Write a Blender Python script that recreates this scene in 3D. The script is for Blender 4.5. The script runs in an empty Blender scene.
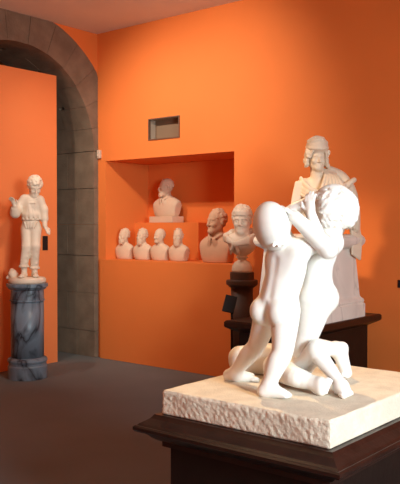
import bpy, bmesh, math, random
import numpy as np
from mathutils import Vector, Matrix, noise as mnoise
random.seed(7); rng = np.random.default_rng(7)
SC = bpy.context.scene
COL = SC.collection
PI = math.pi

# ------------------------------------------------------------------ camera
FPX = 750.0
YAW = math.radians(129.3); PITCH = math.radians(1.22)
EYE = Vector((6.77, -6.30, 1.60))
F = Vector((math.cos(YAW), math.sin(YAW), 0)); R = Vector((math.sin(YAW), -math.cos(YAW), 0))
FC = F*math.cos(PITCH) + Vector((0, 0, -math.sin(PITCH)))
UC = F*math.sin(PITCH) + Vector((0, 0, math.cos(PITCH)))
def J(px, py, D):
    """point at horizontal distance D in front of the viewpoint, seen in that direction"""
    d = FC + R*((px-200)/FPX) + UC*((242-py)/FPX)
    t = D/(d.dot(F))
    return EYE + d*t
cam = bpy.data.cameras.new('camera'); cam_o = bpy.data.objects.new('camera', cam); COL.objects.link(cam_o)
cam.sensor_fit = 'VERTICAL'; cam.sensor_height = 24; cam.lens = 24*FPX/484
cam_o.location = EYE; cam_o.rotation_euler = (PI/2-PITCH, 0, YAW-PI/2)
cam.clip_start = 0.05; cam.clip_end = 100
SC.camera = cam_o

# ------------------------------------------------------------------ materials
def mat(name, color, rough=0.6, spec=0.3, noise_scale=None, noise_amt=0.1, bump=0.0, bump_scale=60, sss=0, color2=None, metallic=0, detail=4, coat=0):
    m = bpy.data.materials.new(name); m.use_nodes = True
    nt = m.node_tree; b = nt.nodes['Principled BSDF']
    b.inputs['Base Color'].default_value = (*color, 1); b.inputs['Roughness'].default_value = rough
    b.inputs['Specular IOR Level'].default_value = spec; b.inputs['Metallic'].default_value = metallic
    if coat: b.inputs['Coat Weight'].default_value = coat
    tc = nt.nodes.new('ShaderNodeTexCoord')
    if noise_scale:
        n = nt.nodes.new('ShaderNodeTexNoise'); n.inputs['Scale'].default_value = noise_scale; n.inputs['Detail'].default_value = detail
        nt.links.new(tc.outputs['Object'], n.inputs['Vector'])
        r = nt.nodes.new('ShaderNodeValToRGB')
        c2 = color2 or tuple(c*(1-noise_amt) for c in color)
        r.color_ramp.elements[0].color = (*c2, 1); r.color_ramp.elements[1].color = (*color, 1)
        r.color_ramp.elements[0].position = 0.35; r.color_ramp.elements[1].position = 0.65
        nt.links.new(n.outputs['Fac'], r.inputs['Fac']); nt.links.new(r.outputs['Color'], b.inputs['Base Color'])
    if bump:
        n2 = nt.nodes.new('ShaderNodeTexNoise'); n2.inputs['Scale'].default_value = bump_scale; n2.inputs['Detail'].default_value = 5
        nt.links.new(tc.outputs['Object'], n2.inputs['Vector'])
        bp = nt.nodes.new('ShaderNodeBump'); bp.inputs['Strength'].default_value = bump; bp.inputs['Distance'].default_value = 0.01
        nt.links.new(n2.outputs['Fac'], bp.inputs['Height']); nt.links.new(bp.outputs['Normal'], b.inputs['Normal'])
    if sss:
        b.inputs['Subsurface Weight'].default_value = sss
        b.inputs['Subsurface Radius'].default_value = (0.02, 0.015, 0.01); b.inputs['Subsurface Scale'].default_value = 0.4
    return m

def vein_marble(name, base, dark, scale, thin=0.08):
    m = mat(name, base, 0.35, 0.45)
    nt = m.node_tree; b = nt.nodes['Principled BSDF']
    tc = nt.nodes.new('ShaderNodeTexCoord')
    mp = nt.nodes.new('ShaderNodeMapping'); mp.inputs['Rotation'].default_value = (0.3, 0.5, 0.4); mp.inputs['Scale'].default_value = (1, 1, 0.5)
    nt.links.new(tc.outputs['Object'], mp.inputs['Vector'])
    n = nt.nodes.new('ShaderNodeTexNoise'); n.inputs['Scale'].default_value = scale; n.inputs['Detail'].default_value = 6; n.inputs['Distortion'].default_value = 0.8
    nt.links.new(mp.outputs['Vector'], n.inputs['Vector'])
    sub = nt.nodes.new('ShaderNodeMath'); sub.operation = 'SUBTRACT'; sub.inputs[1].default_value = 0.5
    ab = nt.nodes.new('ShaderNodeMath'); ab.operation = 'ABSOLUTE'
    nt.links.new(n.outputs['Fac'], sub.inputs[0]); nt.links.new(sub.outputs[0], ab.inputs[0])
    r = nt.nodes.new('ShaderNodeValToRGB'); e = r.color_ramp.elements
    e[0].position = 0; e[0].color = (*dark, 1); e[1].position = thin; e[1].color = (*base, 1)
    mid = e.new(thin*0.3); mid.color = (*[0.5*(x+y) for x, y in zip(base, dark)], 1)
    e2 = e.new(0.25); e2.color = (*[c*0.72 for c in base], 1)
    nt.links.new(ab.outputs[0], r.inputs['Fac']); nt.links.new(r.outputs['Color'], b.inputs['Base Color'])
    return m

M = {}
M['orange'] = mat('orange_paint', (0.84, 0.22, 0.048), 0.7, 0.25, 1.2, 0.05, 0.04, 120)
M['orange_panel'] = mat('orange_panel_paint', (0.84, 0.24, 0.075), 0.65, 0.25, 1.5, 0.04)
M['ceiling'] = mat('ceiling_paint', (0.84, 0.76, 0.69), 0.85, 0.1, 1.0, 0.05)
M['floor'] = mat('grey_carpet', (0.19, 0.195, 0.19), 0.8, 0.15, 1.0, 0.12, 0.15, 300)
M['stone'] = mat('arch_stone', (0.25, 0.175, 0.12), 0.9, 0.1, 5, 0.3, 0.5, 40, color2=(0.19, 0.13, 0.088))
M['passage'] = mat('passage_plaster', (0.35, 0.32, 0.28), 0.9, 0.1)
M['marble'] = mat('white_marble', (0.84, 0.81, 0.76), 0.42, 0.4, 3.0, 0.05, 0.03, 60, sss=0.15)
M['warm_marble'] = mat('cream_marble', (0.86, 0.71, 0.55), 0.5, 0.3, 6, 0.10, 0.06, 60)
M['plaster'] = mat('cream_plaster', (0.74, 0.53, 0.37), 0.75, 0.2, 6, 0.08, 0.08, 80)
M['terracotta'] = mat('buff_plaster', (0.68, 0.43, 0.28), 0.75, 0.2, 6, 0.08, 0.08, 80)
M['rough'] = mat('rough_marble', (0.76, 0.66, 0.53), 0.85, 0.2, 14, 0.15, 0.3, 120)
M['blue_marble'] = vein_marble('blue_grey_marble', (0.18, 0.24, 0.30), (0.02, 0.022, 0.03), 3.0)
M['pale_marble'] = vein_marble('pale_veined_marble', (0.84, 0.78, 0.71), (0.62, 0.57, 0.52), 2.0, 0.03)
M['wood'] = mat('dark_polished_wood', (0.014, 0.007, 0.005), 0.45, 0.2, 8, 0.5, 0.1, 30, color2=(0.010, 0.005, 0.004))
M['wood_edge'] = mat('dark_reddish_wood', (0.026, 0.009, 0.006), 0.35, 0.35, 10, 0.4, 0.1, 40)
M['brown_column'] = mat('brown_painted_wood', (0.085, 0.045, 0.03), 0.5, 0.3, 6, 0.2)
M['black'] = mat('black_plastic', (0.012, 0.011, 0.011), 0.5, 0.3)
M['frame'] = mat('brown_metal_frame', (0.16, 0.08, 0.045), 0.5, 0.4)
M['recess'] = mat('beige_recess', (0.42, 0.33, 0.25), 0.7, 0.2)
M['recess_back'] = mat('brown_mesh', (0.22, 0.14, 0.085), 0.6, 0.3)
M['beige'] = mat('beige_plastic', (0.6, 0.47, 0.36), 0.5, 0.3)

# ------------------------------------------------------------------ object helpers
def thing(name, label, cat, loc=(0, 0, 0), rz=0, group=None):
    o = bpy.data.objects.new(name, None); o.empty_display_size = 0.1; COL.objects.link(o)
    o.location = loc; o.rotation_euler = (0, 0, rz); o['label'] = label; o['category'] = cat
    if group: o['group'] = group
    return o
def tag(o, label, cat, group=None):
    o['label'] = label; o['category'] = cat
    if group: o['group'] = group
    return o
def obj(name, me, m, parent=None, smooth=False, label=None, offset=None):
    if isinstance(me, bmesh.types.BMesh):
        bm = me; me = bpy.data.meshes.new(name); bmesh.ops.recalc_face_normals(bm, faces=bm.faces); bm.to_mesh(me); bm.free()
    me.materials.clear(); me.materials.append(M[m] if isinstance(m, str) else m)
    if smooth:
        me.polygons.foreach_set('use_smooth', [True]*len(me.polygons))
    o = bpy.data.objects.new(name, me); COL.objects.link(o)
    if parent: o.parent = parent
    if label: o['label'] = label
    return o
def struct(name, bm, m, smooth=False):
    o = obj(name, bm, m, None, smooth); o['kind'] = 'structure'; return o
def box(bm, x0, x1, y0, y1, z0, z1, bevel=0):
    r = bmesh.ops.create_cube(bm, size=1)
    for v in r['verts']:
        v.co = Vector(((x0+x1)/2+v.co.x*(x1-x0), (y0+y1)/2+v.co.y*(y1-y0), (z0+z1)/2+v.co.z*(z1-z0)))
    if bevel:
        es = list({e for v in r['verts'] for e in v.link_edges})
        bmesh.ops.bevel(bm, geom=es, offset=bevel, segments=2, affect='EDGES', profile=0.6)
    return bm
def bbox(*a, **k): return box(bmesh.new(), *a, **k)
def lathe(profile, n=64, square=False, sx=1, sy=1):
    """profile: (radius, z) from bottom up; square=True gives a mitred square moulding"""
    bm = bmesh.new(); rings = []
    for r, z in profile:
        if square:
            ring = [bm.verts.new((sx*r*a, sy*r*b, z)) for a, b in ((1, 1), (-1, 1), (-1, -1), (1, -1))]
        else:
            ring = [bm.verts.new((r*math.cos(2*PI*i/n), r*math.sin(2*PI*i/n), z)) for i in range(n)]
        rings.append(ring)
    k = len(rings[0])
    for a, b in zip(rings, rings[1:]):
        for i in range(k): bm.faces.new((a[i], a[(i+1) % k], b[(i+1) % k], b[i]))
    bm.faces.new(list(reversed(rings[0]))); bm.faces.new(rings[-1])
    return bm
def rectmould(profile, hx, hy):
    """rectangular moulding: half sizes hx, hy each grown by the profile's first number"""
    bm = bmesh.new(); rings = []
    for e, z in profile:
        rings.append([bm.verts.new((a*(hx+e), b*(hy+e), z)) for a, b in ((1, 1), (-1, 1), (-1, -1), (1, -1))])
    for a, b in zip(rings, rings[1:]):
        for i in range(4): bm.faces.new((a[i], a[(i+1) % 4], b[(i+1) % 4], b[i]))
    bm.faces.new(list(reversed(rings[0]))); bm.faces.new(rings[-1])
    return bm

# ------------------------------------------------------------------ sculpting: blended solids on a grid, skinned with surface nets
class Clay:
    def __init__(s): s.p = []
    def cone(s, a, b, ra, rb=None, k=0.02, sub=False):
        s.p.append(('c', np.array(a, float), np.array(b, float), ra, ra if rb is None else rb, k, sub)); return s
    def chain(s, pts, k=0.02):
        for (a, ra), (b, rb) in zip(pts, pts[1:]): s.cone(a, b, ra, rb, k)
        return s
    def limb(s, pts, k=0.015, n=5):        # smooth tapering limb through the joints
        P = [np.array(p, float) for p, _ in pts]; Rr = [r for _, r in pts]; out = []
        P = [2*P[0]-P[1]]+P+[2*P[-1]-P[-2]]; Rr = [2*Rr[0]-Rr[1]]+Rr+[2*Rr[-1]-Rr[-2]]
        for i in range(1, len(P)-2):
            for j in range(n+(i == len(P)-3)):
                t = j/n; w = (-.5*t**3+t*t-.5*t, 1.5*t**3-2.5*t*t+1, -1.5*t**3+2*t*t+.5*t, .5*t**3-.5*t*t)
                out.append((sum(a*b for a, b in zip(w, P[i-1:i+3])), sum(a*b for a, b in zip(w, Rr[i-1:i+3]))))
        first = True
        for (a, ra), (b, rb) in zip(out, out[1:]):
            s.cone(a, b, ra, rb, k if first else 0.0008); first = False
        return s
    def ell(s, c, r, rot=None, k=0.02, sub=False):
        Rm = np.eye(3) if rot is None else np.array(rot, float)
        s.p.append(('e', np.array(c, float), np.array(r, float), Rm, None, k, sub)); return s
    def sph(s, c, r, k=0.02, sub=False): return s.cone(c, c, r, r, k, sub)
    def cut(s, co, no, k=0.004):            # remove everything on the normal's side
        n = np.array(no, float); n /= np.linalg.norm(n)
        s.p.append(('h', np.array(co, float), n, None, None, k, True)); return s
    def mesh(s, vox, name='clay', origin=(0, 0, 0), smooth=1):
        lo = np.full(3, 1e9); hi = -lo
        for q in s.p:
            if q[-1]: continue
            if q[0] == 'c':
                r = max(q[3], q[4]); lo = np.minimum(lo, np.minimum(q[1], q[2])-r); hi = np.maximum(hi, np.maximum(q[1], q[2])+r)
            else:
                r = q[2].max(); lo = np.minimum(lo, q[1]-r); hi = np.maximum(hi, q[1]+r)
        lo -= 4*vox; hi += 4*vox
        n = np.ceil((hi-lo)/vox).astype(int)+1
        ax = [lo[i]+vox*np.arange(n[i]) for i in range(3)]
        f = np.full(n, 0.5, np.float32)
        for q in s.p:
            k = q[5]; mgn = k+4*vox
            if q[0] == 'c':
                r = max(q[3], q[4]); a = np.minimum(q[1], q[2])-r-mgn; b = np.maximum(q[1], q[2])+r+mgn
            elif q[0] == 'e': r = q[2].max(); a = q[1]-r-mgn; b = q[1]+r+mgn
            else: a = lo; b = hi
            i0 = np.clip(np.floor((a-lo)/vox).astype(int), 0, n); i1 = np.clip(np.ceil((b-lo)/vox).astype(int)+1, 0, n)
            if (i1 <= i0).any(): continue
            sl = tuple(slice(i0[i], i1[i]) for i in range(3))
            X, Y, Z = np.meshgrid(*[ax[i][sl[i]].astype(np.float32) for i in range(3)], indexing='ij')
            if q[0] == 'c':
                A, B = q[1], q[2]; d = B-A; L2 = float(d@d)
                px, py, pz = X-A[0], Y-A[1], Z-A[2]
                t = np.clip((px*d[0]+py*d[1]+pz*d[2])/L2, 0, 1) if L2 > 1e-12 else 0*px
                dist = np.sqrt((px-t*d[0])**2+(py-t*d[1])**2+(pz-t*d[2])**2)-(q[3]+(q[4]-q[3])*t)
            elif q[0] == 'e':
                c, rr, Rm = q[1], q[2], q[3]
                px, py, pz = X-c[0], Y-c[1], Z-c[2]
                l = [(Rm[0, i]*px+Rm[1, i]*py+Rm[2, i]*pz) for i in range(3)]
                k0 = np.sqrt(sum((l[i]/rr[i])**2 for i in range(3))); k1 = np.sqrt(sum((l[i]/rr[i]**2)**2 for i in range(3)))
                dist = k0*(k0-1)/np.maximum(k1, 1e-6)
            else:
                dist = -((X-q[1][0])*q[2][0]+(Y-q[1][1])*q[2][1]+(Z-q[1][2])*q[2][2])
            g = f[sl]
            if q[-1]:
                h = np.maximum(k-np.abs(g+dist), 0)/k; f[sl] = np.maximum(g, -dist)+h*h*k/4
            else:
                h = np.maximum(k-np.abs(g-dist), 0)/k; f[sl] = np.minimum(g, dist)-h*h*k/4
        return nets(f, lo, vox, name, origin, smooth)

def nets(f, lo, vox, name, origin, smooth):
    n = np.array(f.shape); ins = f < 0
    cnt = np.zeros(n-1, np.int8)
    for dx in (0, 1):
        for dy in (0, 1):
            for dz in (0, 1): cnt += ins[dx:n[0]-1+dx, dy:n[1]-1+dy, dz:n[2]-1+dz]
    act = (cnt > 0) & (cnt < 8); idx = np.argwhere(act)
    ids = np.full(n-1, -1, np.int64); ids[act] = np.arange(len(idx))
    acc = np.zeros((len(idx), 3)); w = np.zeros(len(idx))
    for a in range(3):
        for u in (0, 1):
            for v in (0, 1):
                o = np.zeros(3, int); b, c = [x for x in range(3) if x != a]; o[b] = u; o[c] = v
                p = idx+o; q = p.copy(); q[:, a] += 1
                fa = f[tuple(p.T)]; fb = f[tuple(q.T)]; mk = (fa < 0) != (fb < 0)
                t = np.where(mk, fa/np.where(mk, fa-fb, 1), 0)
                pos = p.astype(float); pos[:, a] += t
                acc[mk] += pos[mk]; w[mk] += 1
    vs = lo+vox*acc/w[:, None]-np.array(origin)
    quads = []
    for a in range(3):
        b, c = (a+1) % 3, (a+2) % 3
        s0 = [slice(None)]*3; s1 = [slice(None)]*3; s0[a] = slice(0, n[a]-1); s1[a] = slice(1, n[a])
        A = ins[tuple(s0)]; B = ins[tuple(s1)]
        e = np.argwhere(A != B); e = e[(e[:, b] > 0) & (e[:, c] > 0) & (e[:, b] < n[b]-1) & (e[:, c] < n[c]-1)]
        inside = A[tuple(e.T)]
        def cell(db, dc):
            q = e.copy(); q[:, b] += db; q[:, c] += dc; return ids[tuple(q.T)]
        Q = np.stack([cell(-1, -1), cell(0, -1), cell(0, 0), cell(-1, 0)], 1)
        Q[~inside] = Q[~inside][:, ::-1]; quads.append(Q)
    Q = np.concatenate(quads)
    for _ in range(smooth):
        s = np.zeros_like(vs); c = np.zeros(len(vs))
        for i in range(4):
            j = (i+1) % 4
            np.add.at(s, Q[:, i], vs[Q[:, j]]); np.add.at(s, Q[:, j], vs[Q[:, i]])
            np.add.at(c, Q[:, i], 1); np.add.at(c, Q[:, j], 1)
        vs = 0.5*vs+0.5*s/np.maximum(c, 1)[:, None]
    me = bpy.data.meshes.new(name); me.from_pydata(vs.tolist(), [], Q.tolist()); me.update(); me.validate()
    return me
def V(*a): return np.array(a, float)
def frame(x, z):
    x = np.array(x, float); z = np.array(z, float); z /= np.linalg.norm(z)
    x = x-z*(x@z); x /= np.linalg.norm(x); y = np.cross(z, x)
    return np.stack([x, y, z], 1)
def eyev(x, y, z):      # a direction given as right / away / up from the viewpoint
    return np.array(R)*x+np.array(F)*y+np.array((0, 0, 1.0))*z

# ------------------------------------------------------------------ room shell
ZC = 3.93; XR = 9.5; YF = -9.5
struct('floor', bbox(-3, XR, YF, 1.2, -0.1, 0), 'floor')
struct('ceiling', bbox(-3, XR, YF, 1.2, ZC, ZC+0.1), 'ceiling')
NX0, NX1, NZ0, NZ1, ND = 0.14, 2.075, 1.20, 2.382, 0.75
VX0, VX1, VZ0, VZ1 = 0.854, 1.325, 2.58, 2.825
T = 0.9
for a in ((-3, NX0, 0, T, 0, ZC), (NX1, XR, 0, T, 0, ZC), (NX0, NX1, 0, T, 0, NZ0), (NX0, NX1, ND, T, NZ0, NZ1),
          (NX0, NX1, 0, T, NZ1, VZ0), (NX0, NX1, 0, T, VZ1, ZC), (NX0, VX0, 0, T, VZ0, VZ1), (VX1, NX1, 0, T, VZ0, VZ1), (VX0, VX1, 0.11, T, VZ0, VZ1)):
    struct('wall_back', bbox(*a), 'orange')     # the wall is pieced round the niche and the vent
struct('trim_1', bbox(0.087, 2.25, -0.05, -0.0005, 0, NZ0, bevel=0.004), 'orange')
# left wall with the stone arch
AC, AZ, RI, RO = -1.18, 2.51, 1.11, 1.5
WT = 0.8
bm = bmesh.new()
def rad(th):
    r = RO; c, s = math.cos(th), math.sin(th)
    if c > 1e-6: r = min(r, (-0.001-AC)/c)
    if s > 1e-6: r = min(r, (ZC-0.001-AZ)/s)
    return r
N = 96
for i in range(N):      # spandrels of orange wall outside the arch ring
    t0, t1 = PI*i/N, PI*(i+1)/N
    y0, y1 = AC+RO*math.cos(t0), AC+RO*math.cos(t1)
    if y1 >= 0: continue
    y0 = min(y0, 0)
    z0 = AZ+math.sqrt(max(RO**2-(y0-AC)**2, 0)); z1 = AZ+RO*math.sin(t1)
    z0, z1 = min(z0, ZC), min(z1, ZC)
    if z0 >= ZC and z1 >= ZC: continue
    vs = [bm.verts.new((x, y, z)) for x in (0, -WT) for y, z in ((y0, z0), (y1, z1), (y1, ZC), (y0, ZC))]
    bm.faces.new(vs[0:4]); bm.faces.new(list(reversed(vs[4:8]))); bm.faces.new((vs[0], vs[1], vs[5], vs[4]))
box(bm, -WT, 0, YF, AC-RO, 0, ZC)
struct('wall_left', bm, 'orange')
bm = bmesh.new()
def wedge(t0, t1, x0, x1, ri=RI):
    n = 6; prev = None
    for j in range(n+1):
        t = t0+(t1-t0)*j/n; c, s = math.cos(t), math.sin(t); ro = rad(t)
        q = [bm.verts.new((x, AC+r*c, AZ+r*s)) for x, r in ((x1, ri), (x1, ro), (x0, ro), (x0, ri))]
        if prev:
            for a in range(4):
                b = (a+1) % 4
                bm.faces.new((prev[a], prev[b], q[b], q[a]))
        else: bm.faces.new(q)
        prev = q
    bm.faces.new(list(reversed(prev)))
NV = 13
for i in range(NV):
    g = 0.0015
    jit = 0.004*math.sin(i*5.1)
    wedge(PI*i/NV+g, PI*(i+1)/NV-g, -0.42+0.05*(-1)**i, 0.012+jit, RI+jit)
    wedge(PI*i/NV+(g+0.03 if i else 0), PI*(i+1)/NV-g+(0.03 if i < NV-1 else g), -WT, -0.4235+0.05*(-1)**i, RI+0.003-jit*0.5)
for side in (1, -1):
    zs = [0, 0.32, 0.78, 1.24, 1.62, 2.06, 2.505]
    for k, (a, b) in enumerate(zip(zs, zs[1:])):
        y_in = AC+side*(RI+0.004*math.sin(k*3.3+side)); y_out = -0.001 if side > 0 else AC-RO
        y0, y1 = sorted((y_in, y_out)); xm = -0.38+0.09*(-1)**k
        box(bm, xm+0.003, 0.012, y0, y1, a+0.0012, b-0.0012, bevel=0.0025); box(bm, -WT, xm-0.003, y0, y1, a+0.0012, b-0.0012, bevel=0.0025)
struct('trim_2', bm, 'stone')
struct('wall_passage', bbox(-3.1, -3, YF, 1.2, 0, ZC), 'passage')
pp = struct('wall_partition', bbox(-0.16, -0.10, -1.88, -0.553, 0, 3.355, bevel=0.003), 'orange_panel')

struct('wall_front', bbox(-3, XR, YF-0.3, YF, 0, ZC), 'orange')
WY0, WY1, WZ0, WZ1 = -6.1, -4.0, 1.1, 3.3
for a in ((YF, WY0, 0, ZC), (WY1, 0, 0, ZC), (WY0, WY1, 0, WZ0), (WY0, WY1, WZ1, ZC)): struct('wall_right', bbox(XR, XR+0.4, *a), 'orange')
bm = bmesh.new()
for a in ((WY0, WY0+0.06, WZ0, WZ1), (WY1-0.06, WY1, WZ0, WZ1), (WY0+0.06, WY1-0.06, WZ0, WZ0+0.06), (WY0+0.06, WY1-0.06, WZ1-0.06, WZ1), ((WY0+WY1)/2-0.025, (WY0+WY1)/2+0.025, WZ0+0.06, WZ1-0.06)): box(bm, XR+0.25, XR+0.32, *a)
struct('window_1', bm, 'stone')
# ------------------------------------------------------------------ small wall fittings
t = thing('wall_vent', 'recessed rectangular brown vent opening high on the orange wall above the niche', 'vent', ((VX0+VX1)/2, 0, VZ0))
w = (VX1-VX0)/2; h = VZ1-VZ0
bm = bmesh.new()
for a in ((-w, w, -0.012, 0.02, 0, 0.012), (-w, w, -0.012, 0.02, h-0.012, h), (-w, -w+0.012, -0.012, 0.02, 0.012, h-0.012), (w-0.012, w, -0.012, 0.02, 0.012, h-0.012)): box(bm, *a)
obj('frame', bm, 'frame', t)
bm = bmesh.new()
for a in ((-w, -w+0.008, 0.02, 0.105, 0, h), (w-0.008, w, 0.02, 0.105, 0, h), (-w+0.008, w-0.008, 0.02, 0.105, 0, 0.008), (-w+0.008, w-0.008, 0.02, 0.105, h-0.008, h)): box(bm, *a)
obj('lining', bm, 'recess', t, label='beige lining of the vent opening')
bm = bbox(-w, w, 0.105, 0.1095, 0, h)
obj('back_panel', bm, 'recess_back', t)
t = thing('motion_sensor', 'small beige sensor box on the orange wall beside the top of the stone pier', 'sensor', (0.045, 0, 2.42))
obj('housing', bbox(-0.025, 0.025, -0.035, 0.004, 0, 0.10, bevel=0.008), 'beige', t)
obj('lens', lathe([(0.016, 0), (0.014, 0.008), (0.006, 0.012)], 20), 'beige', t, True).matrix_local = Matrix.Translation((0, -0.035, 0.03)) @ Matrix.Rotation(PI/2, 4, 'X')
tag(obj('wall_label', bbox(-0.10, -0.094, -0.77, -0.695, 1.32, 1.485, bevel=0.002), 'black'), 'black rectangular label on the orange panel beside the boy statue', 'label')
p = J(399.5, 284, 6.67)
tag(obj('wall_label', bbox(p.x-0.02, p.x+0.07, -0.008, 0, p.z-0.035, p.z+0.035, bevel=0.002), 'black'), 'small black label on the orange wall at the right edge of the photo', 'label')

# ------------------------------------------------------------------ niche contents
SX1, SY0, SZ = 1.18, 0.50, 1.642
o = obj('display_step', bbox(NX0, SX1, SY0, ND, NZ0, SZ, bevel=0.003), 'orange'); tag(o, 'orange box step in the niche carrying a single bust above a row of four', 'display step')

def head(c, s=1.0, o=(0, 0, 0), tilt=0.0, turn=0.0, female=False, beard=0, moustache=False, neck=True, k=0.012, brow=1.0, cranium=1.0):
    """face looking along -Y; o = centre of the skull"""
    ca, sa = math.cos(turn), math.sin(turn); ct, st = math.cos(tilt), math.sin(tilt)
    Rz = np.array([[ca, -sa, 0], [sa, ca, 0], [0, 0, 1]]); Rx = np.array([[1, 0, 0], [0, ct, -st], [0, st, ct]])
    Rm = Rz @ Rx; O = np.array(o, float)
    P = lambda x, y, z: O+s*(Rm @ V(x, y, z))
    E = lambda p, r, kk=k, sub=False: c.ell(P(*p), V(*r)*s, Rm, kk*s, sub)
    E((0, 0.014, 0.018), (0.078*cranium, 0.097*cranium, 0.096*cranium))
    E((0, -0.024, -0.040), (0.064, 0.064, 0.088), 0.03)
    c.cone(P(-0.040, 0.0, -0.070), P(-0.013, -0.070, -0.110), 0.026*s, 0.024*s, 0.03*s)
    c.cone(P(0.040, 0.0, -0.070), P(0.013, -0.070, -0.110), 0.026*s, 0.024*s, 0.03*s)
    for x in (-1, 1):
        E((x*0.032, -0.104, -0.014), (0.021, 0.022, 0.013), 0.014, True)
        E((x*0.040, -0.064, -0.045), (0.024, 0.022, 0.022), 0.02)
        c.cone(P(x*0.014, -0.086, 0.010), P(x*0.050, -0.070, 0.008), 0.008*s*brow, 0.006*s*brow, 0.012*s)
        c.sph(P(x*0.031, -0.0755, -0.014), 0.0125*s, 0.004*s)
        E((x*0.080, 0.014, -0.020), (0.010, 0.019, 0.031), 0.006)
    c.cone(P(0, -0.088, 0.000), P(0, -0.108, -0.043), 0.007*s, 0.0105*s, 0.010*s)
    c.cone(P(-0.011, -0.096, -0.050), P(0.011, -0.096, -0.050), 0.008*s, 0.008*s, 0.008*s)
    c.cone(P(-0.019, -0.086, -0.077), P(0.019, -0.086, -0.077), 0.007*s, 0.007*s, 0.006*s)
    c.cone(P(-0.015, -0.085, -0.090), P(0.015, -0.085, -0.090), 0.0075*s, 0.0075*s, 0.006*s)
    c.cone(P(-0.022, -0.098, -0.0835), P(0.022, -0.098, -0.0835), 0.003*s, 0.003*s, 0.004*s, True)
    if moustache:
        for x in (-1, 1): c.cone(P(x*0.004, -0.100, -0.066), P(x*0.036, -0.084, -0.082), 0.011*s, 0.007*s, 0.008*s)
    if beard:
        E((0, -0.055, -0.115), (0.055, 0.05, 0.05*beard), 0.02)
        rr = np.random.default_rng(3)
        for i in range(26):
            a = rr.uniform(-1.3, 1.3); z = rr.uniform(-0.12-0.03*beard, -0.09)
            q = (0.056*math.sin(a), -0.05-0.048*math.cos(a), z)
            c.cone(P(*q), P(q[0]*0.85, q[1]*0.95, z-0.022), 0.009*s, 0.005*s, 0.004*s)
    return P
def hair_locks(P, s, n, seed, zmin=-0.02, front=-0.045, r=0.016, bulge=1.05, back=True, k=0.006, cap=True, side=0.0):
    c = Clay(); rr = np.random.default_rng(seed)
    if cap: c.ell(P(0, 0.028, 0.026), V(0.080, 0.088, 0.090)*s*bulge, None, 0.01*s)
    cnt = 0
    while cnt < n:
        d = rr.normal(size=3); d /= np.linalg.norm(d)
        q = V(d[0]*0.080, 0.020+d[1]*0.096, 0.02+d[2]*0.096)*bulge
        if q[2] < zmin-(0.04 if q[1] > 0.02 else 0): continue
        if q[1] < front and q[2] < 0.075: continue
        tg = np.cross(d, rr.normal(size=3)); tg /= np.linalg.norm(tg)
        e = q+tg*0.020
        c.cone(P(*q), P(*e), r*s*rr.uniform(0.7, 1.0), r*s*0.5, k*s); cnt += 1
    return c
def torso_bust(c, s, lapel=False, robe=False, wide=0.19, top=0.0):
    c.ell(V(0, 0.01, 0.11)*s, V(wide+0.04, 0.115, 0.19)*s, None, 0.03*s)
    c.cone(V(-wide*0.8, 0.02, 0.18)*s, V(wide*0.8, 0.02, 0.18)*s, 0.078*s, 0.078*s, 0.05*s)
    c.cone(V(-wide*0.5, 0.02, 0.23)*s, V(wide*0.5, 0.02, 0.23)*s, 0.06*s, 0.06*s, 0.05*s)
    c.cone(V(0, 0.02, 0.24)*s, V(0, 0.0, 0.40)*s, 0.072*s, 0.060*s, 0.04*s)
    if lapel:
        for x in (-1, 1):
            c.ell(V(x*0.052, -0.080, 0.185)*s, V(0.034, 0.016, 0.095)*s, frame((1, x*0.45, 0), (-x*0.42, -0.35, 1)), 0.006*s)
            c.limb([(V(x*0.085, 0.03, 0.300)*s, 0.022*s), (V(x*0.074, -0.035, 0.300)*s, 0.020*s), (V(x*0.040, -0.078, 0.270)*s, 0.016*s)], 0.008*s)
        c.ell(V(-0.022, -0.082, 0.268)*s, V(0.024, 0.014, 0.017)*s, None, 0.006*s); c.ell(V(0.022, -0.082, 0.268)*s, V(0.024, 0.014, 0.017)*s, None, 0.006*s)
    if robe:
        for i in range(7):
            u = i/6
            c.chain([(V(-0.16+0.05*u, -0.01-0.02*u, 0.26-0.05*u)*s, 0.016*s), (V(-0.03+0.03*u, -0.11, 0.215-0.09*u)*s, 0.014*s), (V(0.15, -0.04, 0.24-0.17*u)*s, 0.014*s)], 0.008*s)
    for x in (-1, 1): c.cut(V(x*wide, 0, 0.12)*s, (x*1.0, 0.0, -0.22), 0.008*s)
    c.cut((0, 0, 0), (0, 0, -1), 0.003)
    c.cut(V(0, 0.10, 0.1)*s, (0, 1, -0.25), 0.01*s)

def make_bust(label, loc, rz, s, m, group=None, headkw={}, hair=None, lapel=True, robe=False, wide=0.17, z_base=0.0, cat='bust'):
    t = thing('portrait_bust', label, cat, loc, rz, group)
    c = Clay(); torso_bust(c, s, lapel, robe, wide)
    P = head(c, s*1.1, V(0, -0.012, 0.462)*s, **headkw)
    o = obj('bust_figure', c.mesh(0.0065*s if s > 0.8 else 0.0055, 'bust_figure'), m, t, True); o.location.z = z_base
    if hair:
        hc = hair_locks(P, s*1.1, **hair); ho = obj('hair', hc.mesh(0.0065*s if s > 0.8 else 0.0055, 'hair'), m, t, True); ho.location.z = z_base
    return t
S4 = 0.63
row = [(124.5, 'small cream bust with pointed beard, leftmost in the niche row of four', dict(beard=0.9, moustache=True, turn=-0.15), dict(n=60, seed=1, r=0.011), 0.0),
       (142.5, 'small cream bust with full beard and wavy hair, second from left in niche row', dict(beard=1.3, moustache=True), dict(n=90, seed=2, r=0.015, bulge=1.03), 0.0),
       (160.0, 'small cream bust of a bald clean-shaven man, third from left in niche row', dict(turn=-0.25, cranium=1.03), None, 0.0),
       (178.5, 'small cream bust of a balding bearded man, rightmost of the niche row of four', dict(beard=1.6, moustache=True, turn=0.35), dict(n=34, seed=4, r=0.012, cap=False, zmin=-0.06, front=-0.01), 0.0)]
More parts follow.
